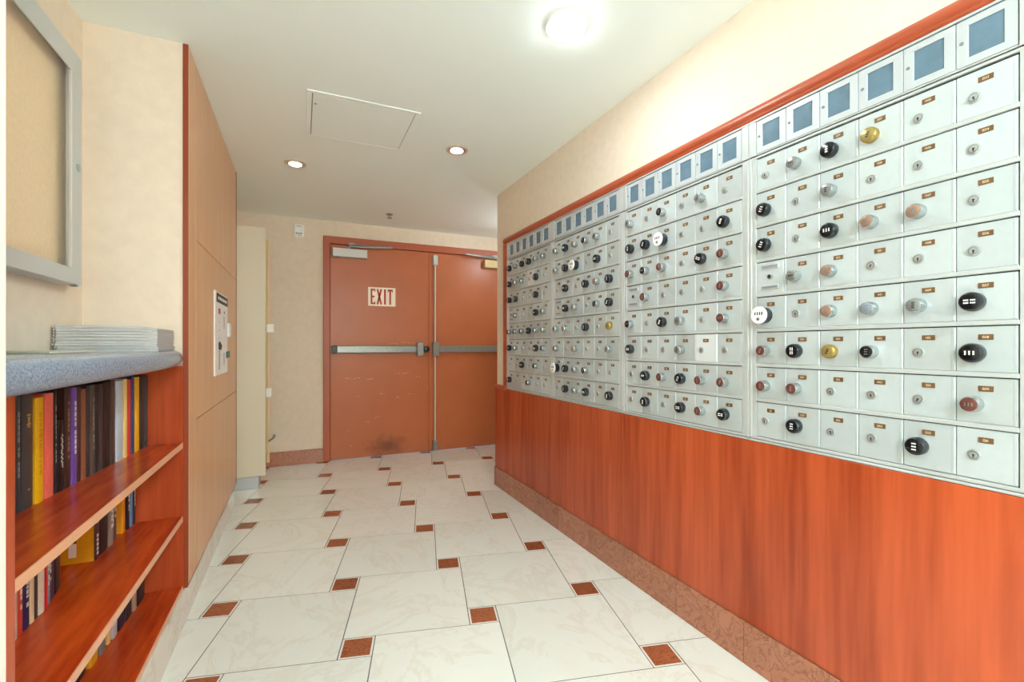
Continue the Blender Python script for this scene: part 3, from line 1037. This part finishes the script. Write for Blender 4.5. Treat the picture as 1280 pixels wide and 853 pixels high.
# ------------------------------------------------------------------ books
def book(shelf_z, y0, y1, h, x_spine, depth, c, label, group, letters=None, lc=(214, 190, 120), cover=None, pages_gap=True, lean=0.0, kind='book', word=None, sticker=False):
    """upright book, spine towards +X: cover boards + spine as one mesh, page block a child"""
    w = y1 - y0 - .0008
    yc = (y0 + y1) / 2
    t = min(.003, w * .18)
    m = cmat(*c)
    mats = [m, cmat(*cover) if cover else m]
    mb = MB()
    mb.cbox(-depth, -.002, -w / 2, -w / 2 + t, 0, h, .0008, 1)
    mb.cbox(-depth, -.002, w / 2 - t, w / 2, 0, h, .0008, 1)
    # gently rounded spine
    pr = [(-.006, -w / 2), (-.002, -w / 2 + .0002)]
    for k in range(7):
        a = -PI / 2 + PI * k / 6
        pr.append((-.0025 + min(.0035, w * .15) * math.cos(a), w / 2 * math.sin(a)))
    pr += [(-.002, w / 2 - .0002), (-.006, w / 2)]
    mb.prism(pr, 'Z', 0, h, 0)
    o = tag(obj('book', mb, mats, None, (x_spine, yc, shelf_z), (lean, 0, 0)), label, 'book', group)
    obj('pages', MB().box(-depth + .004, -.0045, -w / 2 + t, w / 2 - t, .003, h - .003), page_m, o)
    xs = min(.0035, w * .15) - .0025 + .0004
    lm = cmat(*lc)
    if letters:
        lb = MB()
        rs2 = random.Random(int(y0 * 1000))
        if letters == 'down':           # a title running down the spine
            z = h * .86
            while z > h * .30:
                l = .006 + rs2.random() * .008
                lb.box(xs - .003, xs, -w * .16, w * .16, z - l, z)
                z -= l + (.003 if rs2.random() < .75 else .012)
        elif letters == 'bands':        # gilt bands and a small emblem
            for zf, hw in ((.80, .16), (.775, .10), (.72, .18), (.70, .12), (.16, .08)):
                lb.box(xs - .003, xs, -w * hw, w * hw, h * zf - .002, h * zf + .002)
            lb.box(xs - .003, xs, -w * .07, w * .07, h * .75 - .006, h * .75 + .006)
        elif letters == 'script':
            z = h * .80
            s_ = 1
            while z > h * .34:
                l = .007
                lb.add([(xs, -w * .05 * s_ - .002, z), (xs, w * .2 * s_ - .002, z - l), (xs, w * .2 * s_ + .002, z - l), (xs, -w * .05 * s_ + .002, z)], [(0, 1, 2, 3)])
                z -= l * .8; s_ = -s_ if rs2.random() < .7 else s_
        obj('lettering', lb, lm, o)
    if word:
        lb = MB()
        hgt = w * .52
        text(lb, word, hgt, lambda x, y: (xs + .0006, y, h * .62 - x), 0, gap=.1)
        for k in range(5):
            lb.box(xs - .003, xs + .0004, -w * .15, w * .15, h * .30 - k * .014, h * .30 - k * .014 + .009)
        obj('lettering', lb, lm, o)
    if sticker:
        obj('paper_band', MB().box(-.004, xs + .0012, -w / 2 - .0006, w / 2 + .0006, h * .66, h * .70), cmat(196, 170, 130), o)
    return o


def xs1(y):
    return -.697 + .0705 * y


G1, G2, G3 = 'books on the top shelf', 'books on the middle shelf', 'books on the bottom shelf'
T1 = [
    (1.436, 1.457, .272, (58, 58, 60), 'charcoal book with grey lettering at the left end of the top shelf', 'down', (150, 150, 148)),
    (1.458, 1.507, .278, (66, 66, 68), 'thick dark grey book with small gilt marks beside the yellow book, top shelf', 'bands', (196, 166, 92)),
    (1.509, 1.548, .259, (242, 186, 10), 'bright yellow book on the top shelf between dark grey and salmon books', 'down', (222, 160, 10)),
    (1.551, 1.592, .266, (238, 112, 92), 'salmon red book on the top shelf beside the bright yellow one', None, None),
    (1.594, 1.605, .268, (44, 42, 44), 'thin black book right of the salmon red one, top shelf', 'down', (170, 170, 170)),
    (1.606, 1.638, .190, (22, 20, 22), 'short black book with white script title, top shelf', 'script', (236, 236, 232)),
    (1.639, 1.672, .272, (66, 36, 30), 'dark brown book left of the purple one, top shelf', 'down', (150, 110, 90)),
    (1.674, 1.706, .270, (112, 78, 170), 'purple book with white lettering on the top shelf', 'down', (230, 226, 238)),
    (1.707, 1.726, .270, (70, 40, 34), 'dark brown book right of the purple one, top shelf', None, None),
    (1.727, 1.754, .262, (150, 86, 60), 'medium brown book on the top shelf, second right of the purple one', None, None),
    (1.755, 1.778, .268, (52, 50, 50), 'black book right of the medium brown one, top shelf', None, None),
    (1.779, 1.806, .268, (92, 78, 70), 'grey-brown book with pale lettering amid black books, top shelf', 'down', (160, 140, 126)),
    (1.807, 1.834, .262, (32, 36, 40), 'blue-black book right of the grey-brown one, top shelf', None, None),
    (1.835, 1.856, .268, (74, 54, 54), 'maroon-black book between two black ones, top shelf', None, None),
    (1.857, 1.909, .272, (30, 30, 32), 'thick black book right of the maroon-black one, top shelf', None, None),
    (1.910, 1.943, .276, (80, 62, 56), 'dark taupe book left of the white-blue one, top shelf', None, None),
    (1.945, 2.005, .268, (196, 212, 226), 'white and pale blue book in the middle right of the top shelf', None, None),
    (2.009, 2.034, .272, (240, 208, 130), 'cream-yellow book left of the red one, top shelf', None, None),
    (2.035, 2.064, .268, (214, 62, 46), 'red book right of the cream-yellow one, top shelf', None, None),
    (2.067, 2.096, .276, (58, 70, 124), 'blue book left of the golden yellow one, top shelf', None, None),
    (2.098, 2.141, .272, (236, 176, 16), 'golden yellow book near the right end of the top shelf', None, None),
    (2.146, 2.190, .276, (46, 46, 46), 'thick black book right of the golden yellow one, top shelf', None, None),
    (2.191, 2.222, .272, (62, 62, 70), 'dark grey book at the right end of the top shelf', None, None),
]
for y0, y1, h, c, lab, let, lc in T1:
    book(S1, y0, y1, h, xs1((y0 + y1) / 2), .17 if y1 > 2.0 else .145, c, lab, G1, let, lc or (200, 200, 200))

T2 = [
    (1.442, 1.462, .19, (206, 196, 178), 'pale grey paperback at the left end of the middle shelf', None),
    (1.463, 1.484, .20, (206, 66, 44), 'orange-red paperback with black lettering, left part of the middle shelf', 'down'),
    (1.486, 1.514, .20, (34, 36, 92), 'navy paperback with white lettering, left part of the middle shelf', 'down'),
    (1.516, 1.537, .19, (222, 206, 170), 'cream paperback right of the navy one, middle shelf', None),
    (1.538, 1.555, .20, (60, 60, 62), 'dark grey paperback between cream and white ones, middle shelf', None),
    (1.556, 1.587, .19, (226, 222, 206), 'white paperback left of the bright red one, middle shelf', None),
    (1.588, 1.606, .19, (206, 30, 44), 'bright red paperback on the middle shelf', None),
    (1.607, 1.627, .19, (150, 152, 154), 'mid grey paperback right of the bright red one, middle shelf', 'down'),
    (1.628, 1.644, .19, (60, 74, 122), 'blue paperback right of the mid grey one, middle shelf', 'down'),
    (1.645, 1.664, .19, (90, 60, 92), 'plum paperback on the middle shelf', None),
    (1.665, 1.692, .20, (28, 28, 30), 'black paperback right of the plum one, middle shelf', None),
    (1.693, 1.720, .19, (70, 66, 58), 'dark olive paperback left of the pink-red one, middle shelf', None),
    (1.721, 1.735, .19, (206, 44, 70), 'thin pink-red paperback left of the yellow cover, middle shelf', None),
]
for y0, y1, h, c, lab, let in T2:
    book(S2, y0, y1, h, -.602 - .10 * max(0, (y0 - 1.58)) * 1.5, .11, c, lab, G2, let, (226, 226, 220))
lv = book(S2, 1.878, 1.915, .235, -.594, .145, (66, 22, 36), 'book with yellow cover and maroon LOVE spine on the middle shelf', G2, None, (240, 236, 230), cover=(226, 164, 20), word='LOVE')
lb_ = MB()
for k in range(4):
    lb_.box(-.075 + k * .001, -.02 - k * .006, -.0188, -.0182, .185 - k * .016, .188 - k * .016)
obj('cover_print', lb_, cmat(150, 100, 20), lv)
obj('price_label', MB().box(-.064, -.045, -.0190, -.0182, .020, .062, 0).box(-.064, -.045, -.0190, -.0182, .064, .075, 1), [white_m, ink_m], lv)
T2b = [
    (1.917, 1.990, .235, (28, 26, 28), 'thick black book right of the LOVE book, middle shelf', None, -.594),
    (1.991, 2.022, .21, (150, 138, 130), 'grey-brown book right of the thick black one, middle shelf', 'down', -.590),
    (2.024, 2.052, .21, (112, 112, 116), 'steel grey book left of the orange one, middle shelf', 'down', -.596),
    (2.056, 2.090, .22, (84, 82, 86), 'charcoal paperback left of the orange one, middle shelf', 'down', -.600),
    (2.110, 2.144, .24, (240, 160, 30), 'orange book near the right end of the middle shelf', None, -.590),
    (2.148, 2.172, .24, (36, 32, 40), 'black book with white lettering right of the orange one, middle shelf', 'down', -.585),
    (2.174, 2.200, .24, (112, 152, 196), 'light blue book near the right end of the middle shelf', None, -.583),
    (2.201, 2.221, .24, (40, 42, 52), 'blue-black book at the right end of the middle shelf', 'down', -.580),
]
for y0, y1, h, c, lab, let, x in T2b:
    book(S2, y0, y1, h, x, .15, c, lab, G2, let, (226, 226, 226))
T3 = [
    (1.640, 1.700, .20, (60, 60, 64), 'dark grey book at the left end of the bottom shelf', -.580),
    (1.703, 1.768, .21, (40, 42, 48), 'black book left of the yellow one, bottom shelf', -.578),
    (1.771, 1.829, .20, (232, 176, 40), 'yellow book on the bottom shelf', -.570),
    (1.832, 1.873, .20, (120, 122, 124), 'grey book right of the yellow one, bottom shelf', -.565),
    (1.889, 1.911, .19, (228, 196, 120), 'thin straw coloured book on the bottom shelf', -.564),
    (1.917, 1.959, .20, (196, 196, 196), 'white and black book on the bottom shelf', -.560),
    (1.961, 2.016, .21, (38, 44, 74), 'navy book on the bottom shelf', -.557),
    (2.018, 2.083, .21, (44, 44, 54), 'charcoal book between navy and beige ones, bottom shelf', -.554),
    (2.085, 2.121, .21, (178, 150, 130), 'beige book left of the rightmost black one, bottom shelf', -.550),
    (2.124, 2.206, .23, (38, 42, 48), 'thick black book at the right end of the bottom shelf', -.547),
]
for y0, y1, h, c, lab, x in T3:
    book(S3, y0, y1, h, x, .15, c, lab, G3, None)
